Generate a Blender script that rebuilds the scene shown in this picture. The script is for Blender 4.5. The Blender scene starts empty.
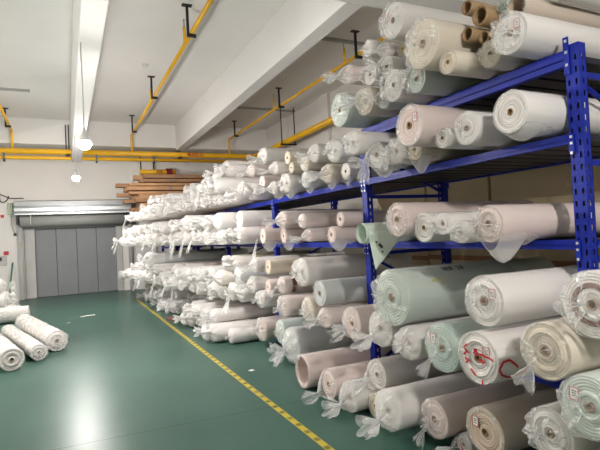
import bpy, math, random
from mathutils import Vector, noise
PI = math.pi
S = bpy.context.scene
COL = S.collection
R = random.Random(11)

# ------------------------------------------------------------------ helpers
def lin(h):
    h = h.lstrip('#')
    out = []
    for i in (0, 2, 4):
        c = int(h[i:i + 2], 16) / 255
        out.append(c / 12.92 if c <= .04045 else ((c + .055) / 1.055) ** 2.4)
    return (*out, 1.0)

class MB:
    def __init__(s): s.v = []; s.f = []; s.m = []
    def add(s, vs, fs, mi=0):
        b = len(s.v); s.v += [tuple(v) for v in vs]
        s.f += [tuple(b + i for i in f) for f in fs]; s.m += [mi] * len(fs)
    def box(s, x0, x1, y0, y1, z0, z1, mi=0):
        s.add([(x0, y0, z0), (x1, y0, z0), (x1, y1, z0), (x0, y1, z0), (x0, y0, z1), (x1, y0, z1), (x1, y1, z1), (x0, y1, z1)],
              [(0, 3, 2, 1), (4, 5, 6, 7), (0, 1, 5, 4), (1, 2, 6, 5), (2, 3, 7, 6), (3, 0, 4, 7)], mi)
    def tube(s, pts, r, n=12, mi=0, cap=True):
        pts = [Vector(p) for p in pts]; rings = []
        up = None
        for i, p in enumerate(pts):
            d = (pts[min(i + 1, len(pts) - 1)] - pts[max(i - 1, 0)]).normalized()
            if up is None:
                up = Vector((0, 0, 1)) if abs(d.z) < .9 else Vector((1, 0, 0))
            a = d.cross(up).normalized(); up = a.cross(d).normalized()
            rr = r[i] if isinstance(r, (list, tuple)) else r
            rings.append([p + rr * (math.cos(2 * PI * k / n) * a + math.sin(2 * PI * k / n) * up) for k in range(n)])
        s.loft(rings, mi, cap)
    def loft(s, rings, mi=0, cap=False):
        n = len(rings[0]); vs = [v for r in rings for v in r]; fs = []
        for i in range(len(rings) - 1):
            for k in range(n):
                k2 = (k + 1) % n
                fs.append((i * n + k, i * n + k2, (i + 1) * n + k2, (i + 1) * n + k))
        if cap:
            fs.append(tuple(range(n - 1, -1, -1))); b = (len(rings) - 1) * n; fs.append(tuple(b + k for k in range(n)))
        s.add(vs, fs, mi)
    def mesh(s, name, mats=(), smooth=False):
        me = bpy.data.meshes.new(name); me.from_pydata(s.v, [], s.f)
        for m in mats: me.materials.append(m)
        me.polygons.foreach_set('material_index', s.m)
        if smooth: me.polygons.foreach_set('use_smooth', [True] * len(s.f))
        me.update(); return me

def link(name, me, parent=None, loc=(0, 0, 0), scale=(1, 1, 1), color=None):
    o = bpy.data.objects.new(name, me); COL.objects.link(o)
    o.location = loc; o.scale = scale
    if parent is not None: o.parent = parent
    if color: o.color = color
    return o
def build(name, mb, mats, parent=None, smooth=False, loc=(0, 0, 0)):
    return link(name, mb.mesh(name, mats if isinstance(mats, (list, tuple)) else [mats], smooth), parent, loc)
def thing(name, loc=(0, 0, 0), rz=0):
    o = bpy.data.objects.new(name, None); o.empty_display_size = .1; COL.objects.link(o)
    o.location = loc; o.rotation_euler.z = rz; return o
def tag(o, label, cat, group=None):
    o['label'] = label; o['category'] = cat
    if group: o['group'] = group
    return o
def struct(o): o['kind'] = 'structure'; return o
def bevel(o, w=.004, seg=2):
    m = o.modifiers.new('bevel', 'BEVEL'); m.width = w; m.segments = seg; m.limit_method = 'ANGLE'; return o
def arc_path(pts, rad=.12, n=5):
    pts = [Vector(p) for p in pts]; out = [pts[0]]
    for i in range(1, len(pts) - 1):
        a, b, c = pts[i - 1], pts[i], pts[i + 1]
        p = b + (a - b).normalized() * rad; q = b + (c - b).normalized() * rad
        for k in range(n + 1):
            t = k / n; out.append((1 - t) ** 2 * p + 2 * t * (1 - t) * b + t * t * q)
    out.append(pts[-1]); return out

# ------------------------------------------------------------------ materials
def nodes(name):
    m = bpy.data.materials.new(name); m.use_nodes = True
    nt = m.node_tree; nt.nodes.clear()
    def N(t, **kw):
        n = nt.nodes.new(t)
        for k, v in kw.items():
            if k in n.inputs: n.inputs[k].default_value = v
            else: setattr(n, k, v)
        return n
    def L(a, b): nt.links.new(a, b)
    out = N('ShaderNodeOutputMaterial')
    return m, N, L, out
def set_in(n, **kw):
    for k, v in kw.items(): n.inputs[k.replace('_', ' ')].default_value = v

def simple(name, col, rough=.5, metal=0., bump=0., bscale=20., var=.06, vscale=3., spec=.5, coat=0.):
    m, N, L, out = nodes(name)
    p = N('ShaderNodeBsdfPrincipled'); set_in(p, Roughness=rough, Metallic=metal, Coat_Weight=coat)
    p.inputs['Specular IOR Level'].default_value = spec
    tc = N('ShaderNodeTexCoord'); nz = N('ShaderNodeTexNoise'); nz.inputs['Scale'].default_value = vscale; nz.inputs['Detail'].default_value = 5
    L(tc.outputs['Object'], nz.inputs['Vector'])
    cr = N('ShaderNodeValToRGB'); c = lin(col) if isinstance(col, str) else col
    cr.color_ramp.elements[0].position = .3; cr.color_ramp.elements[1].position = .7
    cr.color_ramp.elements[0].color = tuple(x * (1 - var) for x in c[:3]) + (1,)
    cr.color_ramp.elements[1].color = tuple(min(1, x * (1 + var)) for x in c[:3]) + (1,)
    L(nz.outputs['Fac'], cr.inputs['Fac']); L(cr.outputs['Color'], p.inputs['Base Color'])
    if bump:
        n2 = N('ShaderNodeTexNoise'); n2.inputs['Scale'].default_value = bscale; n2.inputs['Detail'].default_value = 4
        L(tc.outputs['Object'], n2.inputs['Vector'])
        b = N('ShaderNodeBump'); b.inputs['Strength'].default_value = bump; b.inputs['Distance'].default_value = .01
        L(n2.outputs['Fac'], b.inputs['Height']); L(b.outputs['Normal'], p.inputs['Normal'])
    L(p.outputs[0], out.inputs[0]); return m

def fabric_mat(name, face=False):
    """rolled cloth; its tint is the object's own colour; the film wrapped round it gives the gloss"""
    m, N, L, out = nodes(name)
    p = N('ShaderNodeBsdfPrincipled'); set_in(p, Roughness=.6, Coat_Weight=.0 if face else .45, Coat_Roughness=.22)
    oi = N('ShaderNodeObjectInfo'); tc = N('ShaderNodeTexCoord')
    mp = N('ShaderNodeMapping'); mp.inputs['Scale'].default_value = (1.2, 1.6, 1.6) if not face else (1, 1, 1)
    L(tc.outputs['Object'], mp.inputs['Vector'])
    nz = N('ShaderNodeTexNoise'); nz.inputs['Scale'].default_value = 1.1; nz.inputs['Detail'].default_value = 2; nz.inputs['Distortion'].default_value = .6
    nz.noise_dimensions = '4D'; L(oi.outputs['Random'], nz.inputs['W']); L(mp.outputs[0], nz.inputs['Vector'])
    mul = N('ShaderNodeMixRGB'); mul.blend_type = 'MULTIPLY'; mul.inputs['Fac'].default_value = 1
    cr = N('ShaderNodeValToRGB')
    if face:
        wv = N('ShaderNodeTexWave'); wv.wave_type = 'RINGS'; wv.rings_direction = 'X'; wv.inputs['Scale'].default_value = 3.2
        wv.inputs['Distortion'].default_value = 1.4; wv.inputs['Detail'].default_value = 1.5; wv.inputs['Detail Scale'].default_value = 1.2
        L(tc.outputs['Object'], wv.inputs['Vector']); L(wv.outputs['Fac'], cr.inputs['Fac'])
        cr.color_ramp.elements[0].color = (.8, .78, .75, 1); cr.color_ramp.elements[1].color = (1, 1, 1, 1)
    else:
        L(nz.outputs['Fac'], cr.inputs['Fac'])
        cr.color_ramp.elements[0].position = .3; cr.color_ramp.elements[1].position = .65
        cr.color_ramp.elements[0].color = (.9, .89, .88, 1); cr.color_ramp.elements[1].color = (1, 1, 1, 1)
    L(oi.outputs['Color'], mul.inputs['Color1']); L(cr.outputs['Color'], mul.inputs['Color2']); L(mul.outputs[0], p.inputs['Base Color'])
    b = N('ShaderNodeBump'); b.inputs['Strength'].default_value = .35; b.inputs['Distance'].default_value = .03
    L((wv if face else nz).outputs['Fac'], b.inputs['Height'])
    if not face: L(b.outputs['Normal'], p.inputs['Coat Normal'])
    b2 = N('ShaderNodeBump'); b2.inputs['Strength'].default_value = .35 if face else .15; b2.inputs['Distance'].default_value = .01
    L((wv if face else nz).outputs['Fac'], b2.inputs['Height']); L(b2.outputs['Normal'], p.inputs['Normal'])
    L(p.outputs[0], out.inputs[0]); return m

def film_mat(name, base, edge, white, streak=.45):
    """thin polythene: mostly clear, glints put in as white streaks along its folds, which run along the roll and gather at the end's middle"""
    m, N, L, out = nodes(name)
    tr = N('ShaderNodeBsdfTransparent'); tr.inputs[0].default_value = (.97, .975, .975, 1)
    p = N('ShaderNodeBsdfPrincipled'); set_in(p, Roughness=.1, Base_Color=white); p.inputs['Specular IOR Level'].default_value = .8
    tl = N('ShaderNodeBsdfTranslucent'); tl.inputs['Color'].default_value = white
    mx0 = N('ShaderNodeMixShader'); mx0.inputs[0].default_value = .3
    tc = N('ShaderNodeTexCoord'); oi = N('ShaderNodeObjectInfo'); geo = N('ShaderNodeNewGeometry')
    sp = N('ShaderNodeSeparateXYZ'); L(tc.outputs['Object'], sp.inputs[0])
    flat = N('ShaderNodeCombineXYZ'); L(sp.outputs['Y'], flat.inputs['Y']); L(sp.outputs['Z'], flat.inputs['Z'])
    nrm = N('ShaderNodeVectorMath', operation='NORMALIZE'); L(flat.outputs[0], nrm.inputs[0])
    ln = N('ShaderNodeVectorMath', operation='LENGTH'); L(flat.outputs[0], ln.inputs[0])
    ax = N('ShaderNodeMath', operation='MULTIPLY'); ax.inputs[1].default_value = 1.3; L(sp.outputs['X'], ax.inputs[0])
    ar = N('ShaderNodeMath', operation='MULTIPLY_ADD'); ar.inputs[1].default_value = .45; L(ln.outputs['Value'], ar.inputs[0]); L(ax.outputs[0], ar.inputs[2])
    cx = N('ShaderNodeCombineXYZ'); L(ar.outputs[0], cx.inputs['X'])
    vec = N('ShaderNodeVectorMath', operation='ADD'); L(nrm.outputs[0], vec.inputs[0]); L(cx.outputs[0], vec.inputs[1])
    wv = N('ShaderNodeMath', operation='MULTIPLY'); wv.inputs[1].default_value = 40; L(oi.outputs['Random'], wv.inputs[0])
    nz = N('ShaderNodeTexNoise'); nz.noise_dimensions = '4D'; nz.inputs['Scale'].default_value = 3.6; nz.inputs['Detail'].default_value = 2.5; nz.inputs['Roughness'].default_value = .55; nz.inputs['Distortion'].default_value = .35
    L(vec.outputs[0], nz.inputs['Vector']); L(wv.outputs[0], nz.inputs['W'])
    n2 = N('ShaderNodeTexNoise'); n2.inputs['Scale'].default_value = 11; n2.inputs['Detail'].default_value = 1.5; L(geo.outputs['Position'], n2.inputs['Vector'])
    hs = N('ShaderNodeMath', operation='MULTIPLY_ADD'); hs.inputs[1].default_value = .6; L(n2.outputs['Fac'], hs.inputs[0]); L(nz.outputs['Fac'], hs.inputs[2])
    b = N('ShaderNodeBump'); b.inputs['Strength'].default_value = .5; b.inputs['Distance'].default_value = .03
    L(hs.outputs[0], b.inputs['Height']); L(b.outputs['Normal'], p.inputs['Normal'])
    lw = N('ShaderNodeLayerWeight'); lw.inputs['Blend'].default_value = .3
    cr = N('ShaderNodeMapRange'); cr.inputs['From Min'].default_value = .56; cr.inputs['From Max'].default_value = .7
    cr.inputs['To Min'].default_value = 0; cr.inputs['To Max'].default_value = streak; L(nz.outputs['Fac'], cr.inputs['Value'])  # streaks put the folds' highlights into the film's opacity
    em = N('ShaderNodeMapRange'); em.inputs['From Min'].default_value = .9; em.inputs['From Max'].default_value = .97
    em.inputs['To Min'].default_value = 1; em.inputs['To Max'].default_value = .04; L(ln.outputs['Value'], em.inputs['Value'])
    st = N('ShaderNodeMath', operation='MULTIPLY'); L(cr.outputs['Result'], st.inputs[0]); L(em.outputs['Result'], st.inputs[1])
    bs = N('ShaderNodeMapRange'); bs.inputs['From Min'].default_value = .04; bs.inputs['To Min'].default_value = .06; bs.inputs['To Max'].default_value = .85; L(em.outputs['Result'], bs.inputs['Value']); L(bs.outputs[0], b.inputs['Strength'])
    f1 = N('ShaderNodeMath', operation='MULTIPLY_ADD'); f1.inputs[1].default_value = edge; f1.inputs[2].default_value = base; L(lw.outputs['Facing'], f1.inputs[0])
    f2 = N('ShaderNodeMath', operation='ADD', use_clamp=True); L(f1.outputs[0], f2.inputs[0]); L(st.outputs[0], f2.inputs[1])
    L(p.outputs[0], mx0.inputs[1]); L(tl.outputs[0], mx0.inputs[2])
    mx = N('ShaderNodeMixShader'); L(f2.outputs[0], mx.inputs[0]); L(tr.outputs[0], mx.inputs[1]); L(mx0.outputs[0], mx.inputs[2])
    L(mx.outputs[0], out.inputs[0]); return m

def floor_mat():
    m, N, L, out = nodes('green_epoxy')
    p = N('ShaderNodeBsdfPrincipled'); set_in(p, Roughness=.3); p.inputs['Specular IOR Level'].default_value = .13
    tc = N('ShaderNodeTexCoord'); nz = N('ShaderNodeTexNoise'); nz.inputs['Scale'].default_value = .9; nz.inputs['Detail'].default_value = 8; nz.inputs['Roughness'].default_value = .65
    L(tc.outputs['Object'], nz.inputs['Vector'])
    cr = N('ShaderNodeValToRGB'); cr.color_ramp.elements[0].position = .3; cr.color_ramp.elements[1].position = .72
    cr.color_ramp.elements[0].color = lin('#355349'); cr.color_ramp.elements[1].color = lin('#446359')
    L(nz.outputs['Fac'], cr.inputs['Fac'])
    sx = N('ShaderNodeSeparateXYZ'); L(tc.outputs['Object'], sx.inputs[0])
    a = N('ShaderNodeMath', operation='MULTIPLY_ADD'); a.inputs[1].default_value = .037; L(sx.outputs['X'], a.inputs[0]); L(sx.outputs['Y'], a.inputs[2])
    n3 = N('ShaderNodeTexNoise'); n3.inputs['Scale'].default_value = 6; L(tc.outputs['Object'], n3.inputs['Vector'])
    a1 = N('ShaderNodeMath', operation='MULTIPLY_ADD'); a1.inputs[1].default_value = .02; L(n3.outputs['Fac'], a1.inputs[0]); L(a.outputs[0], a1.inputs[2])
    s = N('ShaderNodeMath', operation='SUBTRACT'); s.inputs[1].default_value = 4.377; L(a1.outputs[0], s.inputs[0])
    ab = N('ShaderNodeMath', operation='ABSOLUTE'); L(s.outputs[0], ab.inputs[0])
    lt = N('ShaderNodeMath', operation='LESS_THAN'); lt.inputs[1].default_value = .006; L(ab.outputs[0], lt.inputs[0])
    mx = N('ShaderNodeMixRGB'); mx.inputs['Color2'].default_value = lin('#22352f'); L(lt.outputs[0], mx.inputs['Fac']); L(cr.outputs['Color'], mx.inputs['Color1'])
    L(mx.outputs[0], p.inputs['Base Color'])
    rr = N('ShaderNodeMapRange'); rr.inputs['To Min'].default_value = .27; rr.inputs['To Max'].default_value = .36; L(nz.outputs['Fac'], rr.inputs['Value']); L(rr.outputs[0], p.inputs['Roughness'])
    n2 = N('ShaderNodeTexNoise'); n2.inputs['Scale'].default_value = 7; n2.inputs['Detail'].default_value = 3; L(tc.outputs['Object'], n2.inputs['Vector'])
    b = N('ShaderNodeBump'); b.inputs['Strength'].default_value = .03; b.inputs['Distance'].default_value = .02; L(n2.outputs['Fac'], b.inputs['Height']); L(b.outputs[0], p.inputs['Normal'])
    L(p.outputs[0], out.inputs[0]); return m

def tape_mat():
    m, N, L, out = nodes('yellow_tape')
    p = N('ShaderNodeBsdfPrincipled'); set_in(p, Roughness=.45)
    tc = N('ShaderNodeTexCoord'); sx = N('ShaderNodeSeparateXYZ'); L(tc.outputs['Object'], sx.inputs[0])
    md = N('ShaderNodeMath', operation='FLOORED_MODULO'); md.inputs[1].default_value = .17; L(sx.outputs['Y'], md.inputs[0])
    lt = N('ShaderNodeMath', operation='LESS_THAN'); lt.inputs[1].default_value = .06; L(md.outputs[0], lt.inputs[0])
    nz = N('ShaderNodeTexNoise'); nz.inputs['Scale'].default_value = 9; L(tc.outputs['Object'], nz.inputs['Vector'])
    ax = N('ShaderNodeMath', operation='ABSOLUTE'); L(sx.outputs['X'], ax.inputs[0])
    l2 = N('ShaderNodeMath', operation='LESS_THAN'); l2.inputs[1].default_value = .022; L(ax.outputs[0], l2.inputs[0])
    mm = N('ShaderNodeMath', operation='MULTIPLY'); L(lt.outputs[0], mm.inputs[0]); L(l2.outputs[0], mm.inputs[1])
    m3 = N('ShaderNodeMath', operation='MULTIPLY'); m3.use_clamp = True; L(mm.outputs[0], m3.inputs[0]); k2 = N('ShaderNodeMath', operation='MULTIPLY'); k2.inputs[1].default_value = 1.6; L(nz.outputs['Fac'], k2.inputs[0]); L(k2.outputs[0], m3.inputs[1])
    mx = N('ShaderNodeMixRGB'); mx.inputs['Color1'].default_value = lin('#b9a632'); mx.inputs['Color2'].default_value = lin('#3c3c1c')
    L(m3.outputs[0], mx.inputs['Fac']); L(mx.outputs[0], p.inputs['Base Color']); L(p.outputs[0], out.inputs[0]); return m

def glow_mat(name, col, strength):
    m, N, L, out = nodes(name)
    e = N('ShaderNodeEmission'); e.inputs[0].default_value = col; e.inputs[1].default_value = strength
    L(e.outputs[0], out.inputs[0]); return m

M = dict(
    fabric=fabric_mat('rolled_fabric'), face=fabric_mat('rolled_fabric_end', True),
    film=film_mat('clear_film', .12, .3, (.95, .94, .93, 1), .65),
    milky=film_mat('milky_film', .3, .35, (.96, .945, .935, 1), .5),
    white=film_mat('overexposed_film', .68, .3, (.97, .955, .945, 1), .3),  # far rolls' film: overexposed brightness put into its opacity and colour
    floor=floor_mat(), tape=tape_mat(),
    ceiling=simple('ceiling_paint', '#e4e2e0', .8, bump=.1, bscale=60, var=.02, vscale=1),
    wall=simple('wall_paint', '#d8d5d1', .8, bump=.08, bscale=50, var=.03, vscale=1),
    beige=simple('side_wall_paint', '#c9bda6', .85, bump=.1, bscale=40, var=.05, vscale=1),
    yellow=simple('yellow_pipe_paint', '#eab41c', .38, var=.08, vscale=2),
    black=simple('black_steel', '#1d1d1f', .5, var=.15),
    blue=simple('blue_rack_paint', '#07208c', .5, spec=.3, var=.1, bump=.03, vscale=4),
    darkblue=simple('deck_and_post_shade', '#0b0f20', .5, var=.15),  # near-black colour stands in for shade under shelves and inside uprights
    bolt=simple('zinc_bolt', '#c9ccd0', .35, .9),
    silver=simple('galvanised_sheet', '#b9bcbe', .36, .85, var=.08, vscale=2, bump=.05, bscale=8),
    curtain=simple('grey_curtain', '#9a9b98', .55, var=.06),
    door=simple('door_panel_grey', '#7d8083', .5, var=.05, vscale=1.5),
    column=simple('door_column_white', '#b5b3b0', .6, var=.05),
    rail=simple('rail_grey', '#a4a5a2', .5, .3, var=.1),
    dark=simple('dark_gap', '#151515', .8),
    carton=simple('brown_carton', '#a8805c', .8, var=.14, vscale=2.5, bump=.08),
    carton2=simple('dark_brown_carton', '#8e6a4c', .8, var=.16, vscale=2.5, bump=.08),
    bigcarton=simple('beige_carton', '#b7a688', .85, var=.05, vscale=2),
    strap=simple('grey_strap', '#6f747c', .4, .4),
    card=simple('cardboard_core', '#9c7f5c', .8, var=.12, vscale=8),
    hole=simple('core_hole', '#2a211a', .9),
    white_plastic=simple('white_plastic', '#dcdcd8', .4),
    cord=simple('white_cord', '#c9c9c6', .5),
    red=simple('red_paint', '#b8232c', .5), redpipe=simple('red_coupling', '#7e1d2a', .45),
    ink=simple('black_ink', '#2a2b30', .6), olive=simple('yellow_green_ink', '#a7a34e', .6),
    paper=simple('white_paper', '#d9d8d2', .7), green=simple('green_pole', '#3c7a63', .5),
    palegreen=simple('pale_green_box', '#9fb09a', .5), board=simple('brown_board', '#6d4a3c', .7, var=.2, vscale=6),
    mint=simple('mint_sheet', '#d0dccf', .55, var=.04), bulb=glow_mat('lit_bulb', (1, .95, .905, 1), 600),
)

# ------------------------------------------------------------------ the room
XL, XR, YF, YB, ZC = -7.0, 6.75, -7.0, 17.38, 5.46
b = MB(); b.box(XL - .1, XR + .1, YF - .1, YB + .8, -.1, 0); struct(build('floor', b, M['floor']))
b = MB(); b.box(XL - .1, XR + .1, YF - .1, YB + .8, ZC, ZC + .1); struct(build('ceiling', b, M['ceiling']))
b = MB(); DX0, DX1, DZ = -1.2, 1.68, 2.45
b.box(XL, DX0, YB, YB + .2, 0, ZC); b.box(DX1, XR, YB, YB + .2, 0, ZC); b.box(DX0, DX1, YB, YB + .2, DZ, ZC)
struct(build('wall_back', b, M['wall']))
b = MB(); b.box(XL - .1, XL, YF, YB, 0, ZC); struct(build('wall_left', b, M['wall']))
b = MB(); b.box(XR, XR + .1, YF, YB, 0, ZC); struct(build('wall_right', b, M['wall']))
b = MB(); b.box(XL, XR, YF - .1, YF, 0, ZC); struct(build('wall_front', b, M['wall']))
def beam(n, x0, x1, y0, y1, z0):
    b = MB(); b.box(x0, x1, y0, y1, z0, ZC); return struct(bevel(build(n, b, M['ceiling']), .01))
beam('trim_1', .23, .50, 5.46, 16.6, 4.16)
beam('trim_2', 3.44, 3.71, 5.46, 16.6, 4.61)
beam('trim_3', XL, XR, 4.9, 5.46, 4.61)
beam('trim_4', XL, XR, 16.6, YB, 4.69)
beam('trim_5', -3.1, -2.8, 5.46, 16.6, 4.3)
b = MB(); b.box(2.08, 2.75, YB - .12, YB, 0, 4.69); struct(build('trim_6', b, M['wall']))
for i, y in enumerate((6.2, 9.0, 11.8, 14.6)):
    b = MB(); b.box(XR - .1, XR, y, y + .5, 0, ZC); struct(build('trim_%d' % (7 + i), b, M['wall']))

# freight door: four tall grey leaves between white columns
d = thing('door_1', (.3, YB + .1, 0)); struct(d)
for k in range(4):
    b = MB(); x0 = -1.2 + .595 * k; b.box(x0 + .006, x0 + .589, .02, .06, .01, 2.2)
    bevel(build('door_leaf', b, M['door'], d), .008)
for x0, x1 in ((-1.49, -1.2), (1.18, 1.37)):
    b = MB(); b.box(x0, x1, -.08, .1, 0, 2.44); bevel(build('door_column', b, M['column'], d), .01)
b = MB(); b.box(-1.2, 1.18, -.02, .1, 2.2, 2.44); build('door_header', b, M['dark'], d)

sh = tag(thing('rolling_shutter', (.3, YB - .01, 0)), 'rolled-up shutter with silver corrugated housing over the grey freight door', 'shutter')
prof = [(-.35, 3.02), (-.38, 2.99), (-.40, 2.86), (-.365, 2.83), (-.40, 2.79), (-.40, 2.70), (-.365, 2.67), (-.40, 2.63), (-.40, 2.585), (-.36, 2.565), (-.02, 2.565), (-.02, 3.02)]
b = MB(); n = len(prof)
b.add([(x, y, z) for x in (-1.7, 1.66) for y, z in prof], [tuple(range(n)), tuple(range(2 * n - 1, n - 1, -1))] + [(k, n + k, n + (k + 1) % n, (k + 1) % n) for k in range(n)])
build('shutter_housing', b, M['silver'], sh)
b = MB(); b.tube([(-1.56, -.24, 2.38), (1.6, -.24, 2.38)], .17, 32); b.box(-1.56, 1.6, -.09, -.055, 2.16, 2.32)
build('curtain_roll', b, M['curtain'], sh, True)
for x in (-1.64, 1.56):
    b = MB(); b.box(x, x + .12, -.14, -.02, 0, 2.5); b.box(x + .03, x + .09, -.17, -.14, 0, 2.3)
    build('guide_rail', b, M['rail'], sh)
b = MB(); b.box(1.665, 1.80, -.36, -.02, 2.2, 3.08); build('motor_cover', b, M['black'], sh)
b = MB(); b.box(-1.66, -1.60, -.33, -.1, 2.3, 2.56); build('end_bracket', b, M['black'], sh)
b = MB(); b.box(-1.28, -1.25, -.44, -.40, 2.28, 2.58); build('release_catch', b, M['rail'], sh)
b = MB(); b.box(-1.59, -1.56, -.185, -.17, 1.62, 1.70); build('warning_sticker', b, M['olive'], sh)

def wallbox(name, x, z, w, h, dep, mat, label, cat):
    b = MB(); b.box(x - w / 2, x + w / 2, YB - dep, YB, z - h / 2, z + h / 2)
    return tag(bevel(build(name, b, mat), .01), label, cat)
wallbox('junction_box', -1.52, 2.8, .13, .36, .1, M['palegreen'], 'pale green junction box on wall beside silver shutter housing', 'box')
a = wallbox('alarm_switch', -1.74, 2.58, .09, .09, .05, M['red'], 'small red alarm unit on wall below the black cable loop', 'alarm')
b = MB(); b.box(-1.69, -1.62, YB - .04, YB, 2.545, 2.595); build('cover', b, M['white_plastic'], a)
wallbox('call_point', -1.68, 1.45, .13, .11, .05, M['red'], 'dark red call point on wall above the beige socket plate', 'alarm')
a = wallbox('socket_plate', -1.82, 1.22, .3, .3, .03, M['column'], 'beige socket plate at the edge of the back wall', 'socket')
b = MB(); b.box(-1.88, -1.8, YB - .05, YB - .03, 1.22, 1.33); build('socket', b, M['black'], a)
b = MB(); pts = [(-1.9 + .32 * t + .05 * math.sin(9 * t), YB - .06 - .03 * math.sin(6 * t), 3.2 + .12 * math.sin(7.5 * t) - .12 * t) for t in [k / 24 for k in range(25)]]
b.tube(pts, .014, 8); b.tube([(-1.9, YB - .05, 3.26), (-1.72, YB - .05, 3.22), (-1.52, YB - .05, 3.12), (-1.15, YB - .05, 3.12)], .014, 8)
tag(build('cable', b, M['black'], smooth=True), 'loose black cable loop on the wall above the pale green box', 'cable')
b = MB(); b.tube([(-1.5, YB - .03, 2.62), (-1.52, YB - .04, 2.3), (-1.45, YB - .04, 2.1), (-1.42, YB - .04, 2.04)], .012, 8)
tag(build('sensor_cable', b, M['rail'], smooth=True), 'thin grey cable hanging from the pale green box to a black sensor', 'cable')
b = MB(); b.box(-1.46, -1.39, YB - .09, YB, 1.97, 2.04); tag(build('door_sensor', b, M['black']), 'small black sensor on wall beside the shutter guide rail', 'sensor')

# ------------------------------------------------------------------ floor marking and litter
b = MB(); b.box(-.028, .028, -3, 14.2, 0, .003)
tag(build('floor_tape', b, M['tape'], loc=(1.69, 0, 0)), 'yellow marking tape with dark ticks running along the green floor', 'tape')
def scrap(name, x, y, w, l, rz, label, mat):
    b = MB(); n = 5
    vs = [((i / n - .5) * w, (j / n - .5) * l, .006 + .012 * abs(noise.noise(Vector((i * .7 + x, j * .7 + y, 1))))) for i in range(n + 1) for j in range(n + 1)]
    b.add(vs, [(i * (n + 1) + j, (i + 1) * (n + 1) + j, (i + 1) * (n + 1) + j + 1, i * (n + 1) + j + 1) for i in range(n) for j in range(n)])
    o = build(name, b, mat, smooth=True, loc=(x, y, 0)); o.rotation_euler.z = rz
    s = o.modifiers.new('solid', 'SOLIDIFY'); s.thickness = .003
    return tag(o, label, 'scrap')
scrap('paper_scrap', 1.92, 5.56, .05, .07, .4, 'tiny white scrap lying between yellow tape and the roll pile', M['paper'])
scrap('paper_slip', .36, 11.97, .3, .1, .15, 'flat white paper slip on floor in front of the freight door', M['paper'])
scrap('paper_crumb', -.03, 11.2, .07, .05, .8, 'small pale crumb of paper on green floor near the white slip', M['paper'])
b = MB(); b.box(-.2, .14, -.22, .24, 0, .045); o = build('wooden_board', b, M['board'], loc=(1.99, 10.0, 0)); o.rotation_euler.z = .1
tag(bevel(o), 'brown board on floor sticking out under the far rolls', 'board')

# ------------------------------------------------------------------ pipes, hangers, conduits
def pipe(name, pts, r, label, risers=()):
    t = tag(thing(name, pts[0]), label, 'pipe')
    b = MB(); o = Vector(pts[0]); b.tube([p - o for p in arc_path(pts, r * 2.2)], r, 16); build('pipe_run', b, M['yellow'], t, True)
    for (x, y, z) in risers:
        b = MB(); b.tube([(x - o.x, y - o.y, z - o.z + r * .6), (x - o.x, y - o.y, z - o.z + .3)], .026, 12)
        rs = build('riser', b, M['yellow'], t, True)
        b = MB(); b.tube([(x - o.x, y - o.y, z - o.z + .3), (x - o.x, y - o.y, ZC - o.z)], .012, 8); build('riser_tip', b, M['rail'], rs, True)
    return t
HY = (7.96, 11.75, 15.55)
PZ = 5.02
main = pipe('water_main', [(-6.9, 16.42, 4.43), (6.2, 16.42, 4.43), (6.2, 5.5, 4.46)], .085, 'thick yellow main pipe along back wall turning along the side wall')
sec = pipe('water_pipe', [(-6.9, 16.42, 4.24), (6.0, 16.42, 4.24)], .055, 'thinner yellow pipe directly under the thick main along the back wall')
third = pipe('valve_pipe', [(2.32, 17.16, 3.95), (3.5, 17.16, 3.95)], .08, 'short yellow pipe with red coupling just above the brown cartons')
b = MB(); b.tube([(.86, 0, 0), (.98, 0, 0)], .125, 20); b.tube([(1.0, 0, 0), (1.06, 0, 0)], .125, 20); b.tube([(.98, 0, 0), (1.0, 0, 0)], .1, 20); build('coupling', b, M['redpipe'], third)
for x, where in ((-1.33, 'above the freight door end of the wall'), (2.0, 'between the two long ceiling beams'), (5.25, 'over the blue rack beside the big beam')):
    pipe('sprinkler_pipe', [(x, 5.55, PZ), (x, 16.42, PZ), (x, 16.42, 4.522)], .035, 'slim yellow sprinkler pipe under ceiling ' + where, [(x, y + .55, PZ) for y in HY if y < 15])
    for y, pos in zip(HY, ('third', 'second', 'first')):
        if x < 0 and y < 15: continue
        b = MB(); b.box(-.09, -.05, -.02, .02, -.49, 0); b.box(-.15, .01, -.04, .04, -.02, 0); b.box(-.09, .06, -.025, .025, -.53, -.48)
        h = build('pipe_hanger', b, M['black'], loc=(x, y, ZC))
        tag(h, 'black steel hanger, %s from back wall, on the %s sprinkler pipe' % (pos, {-1.33: 'door side', 2.0: 'middle', 5.25: 'rack side'}[x]), 'bracket', 'black pipe hangers')
for x, wh in ((.13, 'by the white ceiling beam end'), (3.52, 'by the big beam end')):
    b = MB(); 
    for dx in (-.04, .04): b.box(x + dx - .015, x + dx + .015, 16.56, 16.6, 4.36, 5.3)
    b.box(x - .06, x + .06, 16.3, 16.6, 4.315, 4.345)
    tag(build('wall_hanger', b, M['black']), 'black double-rod hanger for the yellow main ' + wh, 'bracket')
b = MB(); b.box(5.97, 5.995, 13.5, 13.53, 4.3, ZC); b.box(6.405, 6.43, 13.5, 13.53, 4.3, ZC); b.box(5.94, 6.46, 13.49, 13.54, 4.3, 4.345)
tag(build('trapeze_hanger', b, M['black']), 'black trapeze hanger of two rods carrying the thick side wall pipe', 'bracket')
for x, lab in ((-1.55, 'small dark clamp on yellow pipes beside the freight door'), (.93, 'small dark clamp on yellow pipes near the middle of wall'), (2.66, 'small dark clamp on yellow pipes above the brown cartons')):
    b = MB(); b.box(x - .025, x + .025, 16.34, 16.36, 4.12, 4.36); b.box(x - .025, x + .025, 16.34, 16.5, 4.12, 4.18)
    tag(build('pipe_mount', b, M['strap']), lab, 'clamp', 'pipe clamps')
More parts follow.
